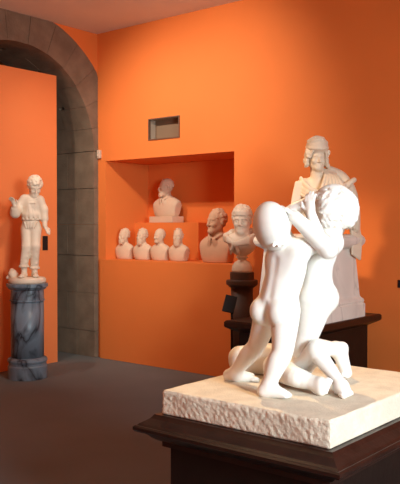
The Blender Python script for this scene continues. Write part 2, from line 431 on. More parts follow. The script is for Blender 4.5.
for px, lb, hk, hr, rz in row:
    d = FC+R*((px-200)/FPX); tt = (0.19-EYE.y)/d.y; x = EYE.x+d.x*tt
    make_bust(lb, (x, 0.19, NZ0), rz, S4, 'plaster', 'small busts in the niche row', hk, hr, lapel=False, wide=0.19)
d = FC+R*((167-200)/FPX); tt = (0.625-EYE.y)/d.y
t = make_bust('cream bust of a moustached man alone on the upper step of the niche', (EYE.x+d.x*tt, 0.615, SZ), -0.1, 0.80, 'plaster', None, dict(moustache=True, beard=0.5, turn=-0.45), dict(n=60, seed=5, r=0.009, bulge=1.0, k=0.012), wide=0.25, z_base=0.075)
obj('base_slab', bbox(-0.21, 0.21, -0.10, 0.095, 0, 0.076, bevel=0.006), 'plaster', t)
d = FC+R*((217-200)/FPX); tt = (0.17-EYE.y)/d.y
make_bust('larger buff bust of a clean-shaven man in a coat, right end of the niche shelf', (EYE.x+d.x*tt, 0.17, NZ0), 0.05, 1.0, 'terracotta', None, dict(turn=-0.3), dict(n=80, seed=6, r=0.011, zmin=-0.05, bulge=1.01, k=0.012), wide=0.19)

# ------------------------------------------------------------------ young man's bust on the brown column
pc = J(242, 272, 7.35)
CX, CY, CZ = pc.x, pc.y, pc.z
t = thing('display_column', 'round brown column with moulded top carrying the draped bust', 'column', (CX, CY, 0))
obj('base', lathe([(0.17, 0), (0.17, 0.10), (0.15, 0.13), (0.125, 0.15)]), 'brown_column', t, True)
obj('shaft', lathe([(0.112, 0.15), (0.108, CZ-0.155)]), 'brown_column', t, True)
obj('capital', lathe([(0.112, CZ-0.155), (0.125, CZ-0.145), (0.150, CZ-0.125), (0.156, CZ-0.12), (0.156, CZ-0.085), (0.150, CZ-0.078), (0.122, CZ-0.075), (0.118, CZ-0.07), (0.118, CZ-0.006), (0.112, CZ)]), 'brown_column', t, False)
t = thing('portrait_bust', 'cream bust of a curly-fringed youth with a knotted cloak on the brown column', 'bust', (CX, CY, CZ), YAW-PI/2-0.12)
obj('socle', lathe([(0.100, 0), (0.102, 0.02), (0.095, 0.06), (0.075, 0.095), (0.045, 0.115), (0.042, 0.13), (0.06, 0.14), (0.06, 0.15), (0.035, 0.165), (0.03, 0.2)], 48), 'warm_marble', t, True)
c = Clay()
zb = 0.15
c.ell((0, 0.0, zb+0.13), (0.14, 0.09, 0.12), None, 0.03)
c.cone((-0.10, 0.01, zb+0.175), (0.10, 0.01, zb+0.175), 0.05, 0.05, 0.03)
c.cone((0, 0, zb+0.16), (0, -0.01, zb+0.30), 0.068, 0.060, 0.03)
c.cone((0, 0, zb+0.0), (0, 0, zb+0.08), 0.035, 0.07, 0.03)
P = head(c, 1.08, (0.0, -0.018, zb+0.372), tilt=0.12, turn=-0.12, k=0.012)
obj('bust_figure', c.mesh(0.005, 'bust_figure'), 'warm_marble', t, True)
hc = hair_locks(P, 1.08, n=170, seed=11, r=0.017, bulge=1.06, front=-0.06, zmin=-0.015)
rr = np.random.default_rng(12)
for i in range(15):
    a = -1.15+2.3*i/14
    q = (0.076*math.sin(a), -0.078*math.cos(a)+0.0, 0.066+0.006*(i % 2)); hc.cone(P(*q), P(q[0]*1.02+0.006, q[1]-0.009, 0.042), 0.013, 0.007, 0.004)
obj('hair', hc.mesh(0.005, 'hair'), 'warm_marble', t, True)
c = Clay()
for i in range(5):      # folds of the cloak, knotted on the chest
    u = i/4; K = V(1.15, 1.12, 1.0)
    c.chain([(V(0.15-0.005*u, 0.02, zb+0.245-0.055*u)*K, 0.022), (V(0.06, -0.075-0.006*u, zb+0.185-0.05*u)*K, 0.017), (V(-0.045, -0.095, zb+0.135-0.02*u)*K, 0.016), (V(-0.07, -0.08, zb+0.12)*K, 0.014)], 0.01)
    c.chain([(V(-0.14, 0.01, zb+0.21-0.05*u)*K, 0.022), (V(-0.115, -0.06, zb+0.185-0.035*u)*K, 0.016), (V(-0.065, -0.09, zb+0.13)*K, 0.015)], 0.01)
c.chain([(V(0.17, 0.03, zb+0.24), 0.03), (V(0.10, 0.075, zb+0.25), 0.03), (V(-0.10, 0.075, zb+0.24), 0.03), (V(-0.16, 0.02, zb+0.2), 0.03)], 0.02)
c.sph(V(-0.065, -0.098, zb+0.13), 0.026, 0.01)
c.chain([(V(-0.06, -0.10, zb+0.12), 0.018), (V(-0.03, -0.095, zb+0.05), 0.016), (V(-0.025, -0.075, zb+0.0), 0.010)], 0.01)
c.chain([(V(-0.075, -0.10, zb+0.12), 0.018), (V(-0.10, -0.085, zb+0.07), 0.014), (V(-0.105, -0.07, zb+0.03), 0.009)], 0.01)
obj('cloak', c.mesh(0.005, 'cloak'), 'warm_marble', t, True)

# slanted black label reader in front of the column
q = J(227.5, 311, 6.98)
t = thing('label_stand', 'black slanted label stand in front of the brown column', 'label stand', (q.x, q.y, 0), YAW-PI/2)
bm = bmesh.new(); box(bm, -0.055, 0.055, -0.01, 0.01, 0, 0.17, bevel=0.003)
o = obj('label_panel', bm, 'black', t); o.matrix_local = Matrix.Translation((-0.0, -0.04, q.z-0.005)) @ Matrix.Rotation(math.radians(-32), 4, 'X') @ Matrix.Shear('XY', 4, (0, 0)) @ Matrix.Rotation(math.radians(14), 4, 'Y')
obj('post', bbox(0.03, 0.05, -0.01, 0.01, 0.02, q.z+0.05), 'black', t)
obj('foot', bbox(-0.04, 0.12, -0.08, 0.08, 0, 0.02, bevel=0.004), 'black', t)

# ------------------------------------------------------------------ dark wooden bench, marble altar and the woman
BX0, BX1, BY0, BY1, BZ = 3.03, 3.82, -1.42, -0.16, 0.825
t = thing('wooden_pedestal', 'large dark wooden pedestal by the wall under the half-length marble woman', 'pedestal', ((BX0+BX1)/2, (BY0+BY1)/2, 0))
hx, hy = (BX1-BX0)/2, (BY1-BY0)/2
obj('body', rectmould([(-0.06, 0), (-0.06, 0.12), (-0.09, 0.14), (-0.09, BZ-0.10)], hx, hy), 'wood', t)
obj('top_moulding', rectmould([(-0.09, BZ-0.10), (-0.07, BZ-0.09), (-0.03, BZ-0.07), (-0.005, BZ-0.055), (0, BZ-0.045), (0, BZ-0.015), (-0.008, BZ-0.004), (-0.014, BZ)], hx, hy), 'wood_edge', t)
AXc, AYc = (BX0+BX1)/2+0.02, (BY0+BY1)/2+0.03
ZT = J(358, 234, 6.5).z
t = thing('half_length_statue', 'half-length cream marble woman in a cap on a veined marble pedestal, behind the wrestling boys', 'statue', (AXc, AYc, BZ))
hz = ZT-BZ
obj('marble_pedestal', rectmould([(0.345, 0), (0.345, 0.11), (0.335, 0.12), (0.34, 0.135), (0.335, 0.15), (0.315, 0.17), (0.31, 0.185), (0.280, hz-0.135), (0.285, hz-0.125), (0.30, hz-0.115), (0.325, hz-0.100), (0.340, hz-0.080), (0.346, hz-0.055), (0.340, hz-0.030), (0.325, hz-0.010), (0.30, hz)], 0, 0), 'pale_marble', t, label='veined white marble pedestal')
WC = np.array((AXc, AYc, BZ))
W = lambda px, py, d=0.0: np.array(J(px, py, 6.30+d))
u = 0.0084      # metres per picture unit at this distance
c = Clay()
FW = frame(eyev(1, 0, 0), (0, 0, 1))
c.ell(W(323, 205, 0.05), (0.19, 0.14, 0.22), FW, 0.05)
c.ell(W(322, 226, 0.05), (0.20, 0.17, 0.14), FW, 0.05)
c.cone(W(305, 187, 0.04), W(337, 186, 0.04), 0.075, 0.085, 0.06)
c.cone(W(318, 188, 0.02), W(317, 166, -0.01), 0.062, 0.055, 0.03)
c.limb([(W(303, 188, 0.02), 0.066), (W(297, 212, -0.02), 0.055), (W(311, 228, -0.20), 0.042), (W(324, 232, -0.24), 0.032)], 0.03)
c.limb([(W(340, 188, 0.02), 0.075), (W(348, 211, -0.02), 0.060), (W(338, 228, -0.20), 0.042), (W(324, 232, -0.24), 0.032)], 0.03)
c.ell(W(334, 197, -0.06), (0.07, 0.06, 0.07), None, 0.04); c.ell(W(312, 198, -0.06), (0.07, 0.06, 0.07), None, 0.04)
turn = YAW-PI/2
P = head(c, 0.86, W(317, 156, -0.03), tilt=0.18, turn=turn+0.12, k=0.012)
BASE = ((0, 0, ZT), (0, 0, -1), 0.004)
c.cut(*BASE)
obj('woman_figure', c.mesh(0.006, 'woman_figure', WC), 'warm_marble', t, True)
hc = Clay(); rr = np.random.default_rng(21)
for side in (-1, 1):
    for i in range(30):
        z = -0.085+0.14*rr.random(); y = -0.035+0.09*rr.random()
        q = V(side*(0.086+0.022*rr.random()), y, z); hc.cone(P(*q), P(q[0]*1.04, q[1]+0.015*rr.normal(), z-0.02), 0.017, 0.011, 0.005)
    for i in range(4):
        v = i/5; hc.limb([(P(side*0.030, -0.080, 0.086-0.004*i), 0.008), (P(side*0.062, -0.070, 0.066-0.005*i), 0.008), (P(side*0.082, -0.045, 0.025-0.012*i), 0.011)], 0.004)
hc.ell(P(0, 0.05, -0.03), (0.08, 0.07, 0.09), None, 0.02)
obj('hair', hc.mesh(0.0055, 'hair', WC), 'warm_marble', t, True)
hc = Clay()
hc.ell(P(0, 0.014, 0.088), V(0.092, 0.102, 0.082), FW, 0.02)
for i in range(24):     # turned-up band of the cap
    a0, a1 = 2*PI*i/24, 2*PI*(i+1)/24
    hc.cone(P(0.096*math.sin(a0), 0.010-0.106*math.cos(a0), 0.080), P(0.096*math.sin(a1), 0.010-0.106*math.cos(a1), 0.080), 0.014, 0.014, 0.005)
hc.limb([(P(-0.085, -0.02, 0.12), 0.016), (P(-0.05, -0.06, 0.150), 0.018), (P(0.02, -0.07, 0.160), 0.018), (P(0.08, -0.02, 0.13), 0.016)], 0.006)
hc.limb([(P(-0.09, 0.0, 0.14), 0.016), (P(-0.03, -0.03, 0.175), 0.020), (P(0.05, 0.0, 0.165), 0.018)], 0.006)
obj('cap', hc.mesh(0.0055, 'cap', WC), 'warm_marble', t, True)
hc = Clay()
hc.limb([(W(330, 172, 0.04), 0.05), (W(341, 178, 0.03), 0.055), (W(350, 192, 0.0), 0.055), (W(354, 212, 0.02), 0.05), (W(355, 228, 0.06), 0.045)], 0.03)
for i in range(6):      # folds of the mantle over the shoulder and across the chest
    v = i/5+0.05*math.sin(i*4)
    hc.limb([(W(301-3*v, 178+14*v, -0.05), 0.015), (W(309, 187+11*v, -0.150), 0.014), (W(323, 193+11*v, -0.158), 0.015), (W(338, 189+12*v, -0.150), 0.015), (W(350, 181+20*v, -0.04), 0.015)], 0.010)
for i in range(6):
    v = i/5
    hc.limb([(W(324+9*v, 170+2*v, 0.01), 0.016), (W(325+14*v, 178+2*v, -0.085), 0.016), (W(321+24*v, 190-1*v, -0.14+0.03*v), 0.015)], 0.010)
for i in range(5):
    v = i/4
    hc.limb([(W(296.5+7*v, 183, -0.075-0.01*v), 0.015), (W(292.5+6*v, 205, -0.085), 0.014), (W(296+8*v, 221, -0.155), 0.014)], 0.010)
    hc.limb([(W(340+11*v, 184+2*v, -0.05+0.04*v), 0.016), (W(343+12*v, 205, -0.09+0.08*v), 0.015), (W(344+13*v, 228, -0.06+0.1*v), 0.016)], 0.005)
    hc.limb([(W(304+4.5*v, 204+1.0*v, -0.150), 0.014), (W(314+2.5*v, 213+2*v, -0.165), 0.014), (W(330+1.0*v, 214-1.5*v, -0.155), 0.014)], 0.010)
hc.limb([(W(346, 187, -0.07), 0.026), (W(350, 183, -0.08), 0.024), (W(354, 180, -0.07), 0.022)], 0.008)
hc.cut(*BASE)
for i in range(7):      # end of the mantle falling over the corner of the pedestal
    v = i/6
    hc.limb([(W(351+1.2*i, 228, 0.05+0.012*i), 0.016), (W(352.5+1.3*i, 240, 0.02+0.012*i), 0.015), (W(352.5+1.2*i, 254+5*v, 0.03+0.012*i), 0.012)], 0.006)
obj('mantle', hc.mesh(0.0055, 'mantle', WC), 'warm_marble', t, True)

# ------------------------------------------------------------------ standing boy on the blue-grey column
bc = J(27.2, 283, 7.9)
KX, KY, KZ = bc.x, bc.y, bc.z
t = thing('marble_column', 'blue-grey veined marble column carrying the standing boy', 'column', (KX, KY, 0))
obj('base', lathe([(0.205, 0), (0.205, 0.13), (0.195, 0.145), (0.195, 0.165), (0.205, 0.175), (0.208, 0.19), (0.200, 0.21), (0.178, 0.225)]), 'blue_marble', t, False)
obj('shaft', lathe([(0.172, 0.225), (0.172, KZ-0.19)]), 'blue_marble', t, True)
obj('capital', lathe([(0.172, KZ-0.19), (0.182, KZ-0.185), (0.182, KZ-0.175), (0.174, KZ-0.17), (0.172, KZ-0.07), (0.190, KZ-0.06), (0.205, KZ-0.04), (0.215, KZ-0.035), (0.215, KZ-0.005), (0.208, KZ)]), 'blue_marble', t, False)
t = thing('boy_statue', 'cream marble statue of a standing boy in shirt and rolled trousers on the blue-grey column', 'statue', (KX, KY, KZ))
BC = np.array((KX, KY, KZ))
B = lambda px, py, d=0.0: np.array(J(px, py, 7.9+d))
FRM = frame(eyev(1, 0, 0), (0, 0, 1))
obj('base', lathe([(0.185, 0), (0.195, 0.015), (0.195, 0.045), (0.18, 0.06), (0.15, 0.068)]), 'warm_marble', t, True)
zf = 0.066
def foot_at(px, d, dirx=0.3):
    a = B(px, 270, d); a[2] = KZ+zf+0.022; return a
c = Clay()
fl, fr = foot_at(24, -0.07), foot_at(34.5, -0.02)
fwd1 = eyev(-0.1, -1, 0)
for ft, e in ((fl, eyev(-0.05, -1, 0)), (fr, eyev(0.35, -0.95, 0))):
    e = e/np.linalg.norm(e); sd = np.array((-e[1], e[0], 0))
    c.cone(ft+e*-0.02, ft+e*0.085-V(0, 0, 0.006), 0.030, 0.026, 0.015)
    for j in range(5): c.cone(ft+e*0.085+sd*(0.018*(j-2)*0.62)-V(0, 0, 0.008), ft+e*(0.12-0.006*abs(j-1.5))+sd*(0.02*(j-2)*0.62)-V(0, 0, 0.011), 0.010, 0.008, 0.004)
    c.cone(ft+V(0, 0, 0.0), ft+V(0, 0, 0.10), 0.030, 0.034, 0.02)
c.cone(B(33, 199), B(34, 191, -0.01), 0.040, 0.036, 0.02)
P = head(c, 0.80, B(35.0, 186, -0.03), tilt=0.50, turn=turn+0.38, k=0.012)
c.limb([(B(33, 198), 0.05), (B(31, 210), 0.055), (B(31, 225), 0.055)], 0.02)
for h0, k0, f0 in ((B(27.0, 229), B(26.5, 247, -0.06), fl), (B(35.3, 229), B(35.2, 246, -0.05), fr)): c.limb([(B(31, 225), 0.05), (h0, 0.045), (k0, 0.034), (f0+V(0, 0, 0.10), 0.03)], 0.015)
c.limb([(B(33, 199), 0.03), (B(24, 199.5), 0.028), (B(17, 208.5, -0.03), 0.026), (B(15.3, 212.5, -0.10), 0.024), (B(15.3, 209, -0.13), 0.022)], 0.01)
c.limb([(B(33, 199), 0.03), (B(40, 200.5), 0.028), (B(43.5, 209.5), 0.026), (B(44.5, 218), 0.025)], 0.01)
# right forearm raised, left hand reaching down
def hand(c, w, fdir, up, s=1.0, curl=0.3):
    f = np.array(fdir, float); f /= np.linalg.norm(f); n = np.array(up, float); n = n-f*(n@f); n /= np.linalg.norm(n); sd = np.cross(f, n)
    c.ell(w+f*0.03*s, V(0.024, 0.012, 0.034)*s, np.stack([sd, n, f], 1), 0.012*s)
    for j, L in enumerate((0.034, 0.042, 0.040, 0.030)):
        a = w+f*0.055*s+sd*(j-1.5)*0.0125*s; m = a+f*L*0.55*s-n*curl*0.012*s; e = m+f*L*0.45*s-n*curl*0.03*s
        c.chain([(a, 0.0075*s), (m, 0.007*s), (e, 0.0055*s)], 0.003*s)
    a = w+f*0.012*s-sd*0.018*s
    c.chain([(a, 0.010*s), (a+f*0.02*s-sd*0.018*s, 0.0085*s), (a+f*0.042*s-sd*0.022*s-n*0.006*s, 0.0065*s)], 0.006*s)
c.chain([(B(15.5, 212, -0.10), 0.038), (B(15, 206, -0.15), 0.026)], 0.02)
hand(c, B(15, 206, -0.15), eyev(-0.25, -0.25, 0.8), eyev(0.2, 0.9, 0.3), 1.1, 0.6)
c.chain([(B(44.5, 216, -0.0), 0.032), (B(45.0, 226, -0.04), 0.024)], 0.02)
hand(c, B(45.2, 226.5, -0.04), eyev(0.45, -0.3, -0.7), eyev(0.5, -0.3, 0.6), 1.05, 0.15)
obj('boy_figure', c.mesh(0.0055, 'boy_figure', BC), 'warm_marble', t, True)
hc = hair_locks(P, 0.80, n=150, seed=31, r=0.022, bulge=1.10, front=-0.075, zmin=0.01)
obj('hair', hc.mesh(0.006, 'hair', BC), 'warm_marble', t, True)
c = Clay()      # loose shirt
c.ell(B(31, 205.5), (0.098, 0.075, 0.105), FRM, 0.03)
c.ell(B(31.5, 215), (0.106, 0.090, 0.062), FRM, 0.03)
c.cone(B(25, 198.5), B(39.5, 199.5), 0.042, 0.042, 0.03)
c.chain([(B(24, 199.5), 0.046), (B(17, 208.5, -0.03), 0.048), (B(15.2, 213, -0.09), 0.050), (B(15.0, 209, -0.12), 0.045)], 0.025)
c.chain([(B(40, 200.5), 0.046), (B(43.5, 209.5, 0.0), 0.044), (B(44.5, 219, -0.01), 0.042)], 0.025)
for i in range(11):
    a = -1.4+2.8*i/10; b = 1.0 if i % 2 else 0.9
    top = B(31, 207)+eyev(0.085*math.sin(a), -0.07*math.cos(a), 0); bot = B(31.3, 219)+eyev(0.092*math.sin(a), -0.082*math.cos(a), 0)
    c.cone(top+eyev(0.02*math.sin(i*7), 0, 0.03*math.cos(i*5)), bot+eyev(0.01*math.sin(i*3), 0, 0), 0.006, 0.011*b, 0.014)
for i in range(6):
    c.chain([(B(27+i*2.2, 198), 0.010), (B(29+i*1.2, 203, -0.07), 0.009)], 0.006)
for i in range(4):
    a = 2*PI*i/4; c.cone(B(15.5, 213.5, -0.09)+eyev(0.035*math.cos(a), 0.03*math.sin(a), 0.01), B(20, 204, -0.03)+eyev(0.03*math.cos(a), 0.03*math.sin(a), 0), 0.012, 0.008, 0.006)
c.cone(B(29, 196.2, 0.02), B(37, 196.8, 0.02), 0.02, 0.02, 0.01)
obj('shirt', c.mesh(0.0055, 'shirt', BC), 'warm_marble', t, True)
c = Clay()      # rolled trousers
c.ell(B(31, 224, 0.0), (0.094, 0.080, 0.080), FRM, 0.03)
kl = B(26.5, 247, -0.06); kr = B(35.2, 246, -0.05)
al = fl+V(0, 0, 0.115); ar = fr+V(0, 0, 0.095)
c.chain([(B(27.0, 229), 0.066), (kl, 0.050), (al, 0.043)], 0.02)
c.chain([(B(35.3, 229), 0.066), (kr, 0.050), (ar, 0.043)], 0.02)
for a in (al, ar):
    for j in range(12):
        p0, p1 = 2*PI*j/12, 2*PI*(j+1)/12
        c.cone(a+V(0.042*math.cos(p0), 0.042*math.sin(p0), -0.022), a+V(0.042*math.cos(p1), 0.042*math.sin(p1), -0.022), 0.013, 0.013, 0.006)
for kk, aa in ((kl, al), (kr, ar)):
    for j in range(7):
        z = j/6; m = kk*(1-z)+aa*z; r = 0.05*(1-z)+0.044*z
        c.cone(m+eyev(-r*0.55, -r*0.72, 0.010), m+eyev(r*0.6, -r*0.70, -0.012*(1 if j % 2 else -1)), 0.007, 0.007, 0.012)
for i in range(5): c.cone(B(24+3.4*i, 222, -0.07), B(26.0+2.2*i, 228, -0.075), 0.006, 0.004, 0.012)
for j in range(20):
    p0, p1 = 2*PI*j/20, 2*PI*(j+1)/20
    c.cone(B(31.2, 219.5)+eyev(0.092*math.cos(p0), 0.077*math.sin(p0), 0), B(31.2, 219.5)+eyev(0.092*math.cos(p1), 0.077*math.sin(p1), 0), 0.011, 0.011, 0.005)
obj('trousers', c.mesh(0.0055, 'trousers', BC), 'warm_marble', t, True)
c = Clay()      # carved bundle beside the foot
ct = B(13.5, 274, -0.02); ct[2] = KZ+0.075
for j in range(16):
    a = rng.normal(size=3)*V(0.024, 0.024, 0.022); c.sph(ct+a+V(0, 0, 0.025), 0.026, 0.012)
c.cone(ct-V(0, 0, 0.01), ct+V(0, 0, 0.03), 0.045, 0.035, 0.02)
obj('carved_bundle', c.mesh(0.006, 'carved_bundle', BC), 'warm_marble', t, True)

# ------------------------------------------------------------------ the wrestling boys
SX = (4.675, 5.475); SY = (-4.0, -3.0); SB, ST = 0.818, 0.918
cx, cy = (SX[0]+SX[1])/2, (SY[0]+SY[1])/2
t = thing('wooden_pedestal', 'dark wooden pedestal with stepped mouldings under the wrestling boys in the foreground', 'pedestal', (cx, cy, 0))
hx, hy = (SX[1]-SX[0])/2, (SY[1]-SY[0])/2
obj('body', rectmould([(0.0, 0), (0.0, 0.12), (-0.03, 0.15), (-0.03, SB-0.135)], hx, hy), 'wood', t)
bm = rectmould([(-0.03, SB-0.135), (-0.005, SB-0.135), (-0.005, SB-0.115), (0.008, SB-0.110), (0.025, SB-0.098), (0.045, SB-0.080), (0.062, SB-0.072), (0.075, SB-0.070), (0.082, SB-0.062), (0.082, SB-0.050), (0.075, SB-0.044)], hx, hy)
obj('cornice', bm, 'wood_edge', t)
bm = rectmould([(0.070, SB-0.044), (0.062, SB-0.036), (0.045, SB-0.026), (0.030, SB-0.016), (0.022, SB-0.006), (0.018, SB)], hx, hy)
obj('top_board', bm, 'wood_edge', t)

G = thing('sculpture_group', 'white marble group of two wrestling boys over a fallen child on a rough slab', 'sculpture', (cx, cy, SB))
GC = np.array((cx, cy, SB))
H = ST-SB; vx = 0.0065      # rough slab: level top, chiselled sides
lo = np.array((-hx-4*vx, -hy-4*vx, -4*vx)); n = np.ceil((np.array((hx, hy, H))+4*vx-lo)/vx).astype(int)+1
X, Y, Z = np.meshgrid(*[lo[i]+vx*np.arange(n[i]) for i in range(3)], indexing='ij')
rd = 0.008
q = [np.abs(X)-hx+rd, np.abs(Y)-hy+rd, np.abs(Z-H/2)-H/2+rd]
fld = np.sqrt(sum(np.maximum(a, 0)**2 for a in q))+np.minimum(np.maximum(np.maximum(q[0], q[1]), q[2]), 0)-rd
me = nets(fld, lo, vx, 'slab', (0, 0, 0), 0)
for v in me.vertices:
    p = Vector(v.co); side_y = abs(p.y) > hy-0.006; side_x = abs(p.x) > hx-0.006
    if p.z < 0.004: continue
    if side_x or side_y:
        nz = mnoise.noise(p*70)+0.7*mnoise.noise(p*140); lf = mnoise.noise(p*8)
        amt = 0.0038 if p.y < -hy+0.01 else 0.0016
        o = Vector((math.copysign(1, p.x) if side_x else 0, math.copysign(1, p.y) if side_y else 0, 0)).normalized()
        v.co = p+o*(nz*amt+lf*0.004-0.003)
        if p.z > H-0.012: v.co.z += 0.003*mnoise.noise(p*25)-0.001
    else:
        v.co.z += 0.0012*mnoise.noise(p*10)+0.0006*mnoise.noise(p*60)
me.update()
slab = obj('slab', me, 'rough', G, True, label='rough chiselled marble slab base')

def GZ(p, z):          # drop a point to a given height
    p = np.array(p, float); p[2] = z; return p
A3 = lambda px, py, D: np.array(J(px, py, D))
def toes(c, ball, fdir, sd, s=1.0, big_first=True, up=V(0, 0, 1)):
    f = np.array(fdir)/np.linalg.norm(fdir); sd = np.array(sd)/np.linalg.norm(sd)
    for j in range(5):
        r = (0.0115, 0.0085, 0.008, 0.0075, 0.007)[j]*s; L = (0.020, 0.021, 0.019, 0.016, 0.012)[j]*s
        a = ball+sd*(j-2)*0.0128*s-f*0.004*j*s
        c.chain([(a, r), (a+f*L*0.6+up*0.002, r*0.95), (a+f*L-up*0.002, r*0.85)], 0.004)
def foot(c, ankle, heel, ball, side, s=1.0, up=V(0, 0, 1)):
    f = ball-heel; f /= np.linalg.norm(f)
    c.cone(ankle, heel+up*0.004, 0.025*s, 0.022*s, 0.02)
    c.cone(ankle+f*0.010-up*0.010, ball+f*0.004+up*0.002, 0.025*s, 0.017*s, 0.025)
    c.cone(heel, ball-side*0.014*s, 0.021*s, 0.0165*s, 0.015); c.cone(heel, ball+side*0.016*s-f*0.006, 0.021*s, 0.014*s, 0.015)
    toes(c, ball+f*0.012*s-up*0.004, f, side, s)

# --- boy A: seen from behind, turned to the right
fA = eyev(0.67, 0.74, 0); rA = eyev(0.74, -0.67, 0); UP = V(0, 0, 1)
FA = np.stack([rA, fA, UP], 1)
c = Clay()
pel = A3(276, 307, 3.12); chest = A3(287, 266, 3.11); waist = A3(281, 288, 3.115)
c.ell(chest, (0.084, 0.074, 0.095), FA, 0.03)
c.ell(waist, (0.079, 0.072, 0.075), FA, 0.05)
c.ell(pel, (0.086, 0.074, 0.070), FA, 0.05)
rh = pel+rA*0.043-UP*0.028; lh = pel-rA*0.043-UP*0.028
c.ell(rh-fA*0.044+UP*0.012+rA*0.004, (0.046, 0.046, 0.054), FA, 0.012)
c.ell(lh-fA*0.044+UP*0.012-rA*0.004, (0.045, 0.046, 0.052), FA, 0.012)
kR = A3(283, 351, 2.99); aR = A3(268, 386, 2.985)
kL = A3(257, 345, 3.20); aL = A3(234, 373, 3.28)
c.limb([(rh+UP*0.01, 0.066), (rh*0.62+kR*0.38+fA*0.004, 0.055), (kR*0.85+rh*0.15, 0.046), (kR*0.9+aR*0.1, 0.0425), (kR*0.68+aR*0.32-fA*0.007, 0.0425), (kR*0.33+aR*0.67-fA*0.004, 0.034), (aR, 0.025)], 0.03)
c.limb([(lh+UP*0.01, 0.060), (lh*0.6+kL*0.4, 0.049), (kL*0.88+lh*0.12, 0.041), (kL*0.9+aL*0.1, 0.038), (kL*0.68+aL*0.32-fA*0.006, 0.0385), (kL*0.33+aL*0.67, 0.031), (aL, 0.024)], 0.03)
zs = ST
hR = GZ(A3(264, 394, 2.985), zs+0.022); bR = GZ(A3(283, 394, 2.955), zs+0.017)
foot(c, aR, hR, bR, eyev(0.05, -1, 0))
hL = GZ(A3(229, 379, 3.30), zs+0.022); bL = GZ(A3(250, 379, 3.29), zs+0.017)
foot(c, aL, hL, bL, eyev(0.0, 1, 0))
# spine, shoulder blades, cleft
rs = A3(299, 250, 3.05); ls = A3(279, 253, 3.19)
c.cone(rs, ls, 0.047, 0.045, 0.05)
c.cone(A3(286, 254, 3.11), A3(281, 236, 3.09), 0.050, 0.046, 0.035)
for sgn in (-1, 1): c.ell(chest+rA*0.036*sgn-fA*0.050+UP*0.026, (0.032, 0.014, 0.040), FA, 0.04)
c.cone(chest-fA*0.090+UP*0.03, waist-fA*0.086-UP*0.03, 0.004, 0.004, 0.025, True)
cl = pel-fA*0.086-UP*0.010
c.cone(cl+UP*0.045+fA*0.004, cl-UP*0.060+fA*0.008, 0.006, 0.010, 0.012, True)
for hh in (rh, lh):     # fold under each buttock
    b0 = hh-fA*0.080-UP*0.044
    c.cone(b0-rA*0.026, b0+rA*0.030+fA*0.018, 0.005, 0.005, 0.012, True)
# head bent forward, close-cropped
hd = A3(271.5, 226, 3.03)
hz = A3(268, 200, 3.03)-A3(277, 247, 3.03)
HF = frame(eyev(1, 0.15, 0), hz)
c.ell(hd, (0.074, 0.090, 0.101), HF, 0.01)
c.ell(hd+eyev(0.012, 0.055, -0.03), (0.055, 0.055, 0.070), HF, 0.02)
c.ell(hd+eyev(0.067, 0.028, -0.02), (0.012, 0.02, 0.028), HF, 0.006)
# right arm: shoulder, elbow, hand pushed against the other boy's face
eA = A3(319, 243, 3.035); wA = A3(310.5, 213, 3.045)
c.limb([(rs, 0.044), (rs*0.5+eA*0.5, 0.038), (eA, 0.031)], 0.025)
c.limb([(eA, 0.031), (eA*0.6+wA*0.4, 0.030), (wA, 0.020)], 0.02)
hand(c, wA, eyev(-0.05, 0.10, 1.0), eyev(-0.5, -0.85, 0), 0.92, 0.7)
# left arm goes round behind the other boy
eL = A3(286, 218, 3.23); wL = A3(307, 203, 3.24)
c.limb([(ls, 0.042), (eL, 0.034), (wL, 0.026)], 0.025)
hand(c, wL, eyev(0.85, 0.05, 0.45), eyev(-0.1, 0.9, 0.2), 1.05, 0.5)
obj('wrestling_boy', c.mesh(0.0038, 'wrestling_boy', GC), 'marble', G, True, label='bald boy seen from behind')

# --- boy B: facing him, curly head turned down
c = Clay()
fB = eyev(-0.88, 0.30, 0); fB /= np.linalg.norm(fB); rB = np.array((fB[1], -fB[0], 0)); FB = np.stack([rB, fB, UP], 1)
chB = A3(318, 256, 3.20); waB = A3(316.5, 280, 3.20); peB = A3(317, 296, 3.20)
c.ell(chB, (0.085, 0.070, 0.092), FB, 0.03)
c.ell(waB, (0.076, 0.062, 0.070), FB, 0.05)
c.ell(peB, (0.082, 0.080, 0.068), FB, 0.05)
hN = peB-rB*0.042-UP*0.018; hF = peB+rB*0.042-UP*0.018
if (A3(317, 298, 3.0)-peB)@(hN-peB) < 0: hN, hF = hF, hN
sN = A3(331, 243, 3.11); sF = A3(318, 243, 3.30)
for hh in (hN, hF): c.ell(hh-fB*0.036+UP*0.008, (0.047, 0.050, 0.055), FB, 0.02)
kN = A3(302, 348, 3.20); aN = A3(336, 349, 3.335)
c.limb([(hN, 0.076), (hN*0.5+kN*0.5, 0.062), (kN, 0.046)], 0.03)
c.limb([(kN, 0.045), (kN*0.6+aN*0.4, 0.045), (aN, 0.028)], 0.02)
hlB = A3(342, 348, 3.36); blB = GZ(A3(346, 374, 3.36), ST+0.022)
c.cone(aN, hlB, 0.030, 0.024, 0.02); c.cone(hlB, blB, 0.024, 0.022, 0.02); c.cone(aN, blB, 0.027, 0.022, 0.02)
toes(c, blB+eyev(0.0, -0.004, -0.004), eyev(0.3, -1.0, -0.05), eyev(1, 0.2, 0), 0.85)
kF = A3(294, 335, 3.36); aF = A3(296, 362, 3.47)
c.chain([(hF, 0.072), (kF, 0.046), (aF, 0.030)], 0.03)
fh = GZ(aF, ST+0.024); foot(c, aF, fh, fh+eyev(-0.085, 0.03, -0.004), eyev(0.3, 0.9, 0)*1.0)
c.cone(sN, sF, 0.046, 0.044, 0.05)
c.cone(A3(324, 246, 3.19), A3(329, 228, 3.17), 0.047, 0.044, 0.03)
for sgn in (-1, 1): c.ell(chB+rB*0.040*sgn-fB*0.052+UP*0.022, (0.030, 0.016, 0.040), FB, 0.03)
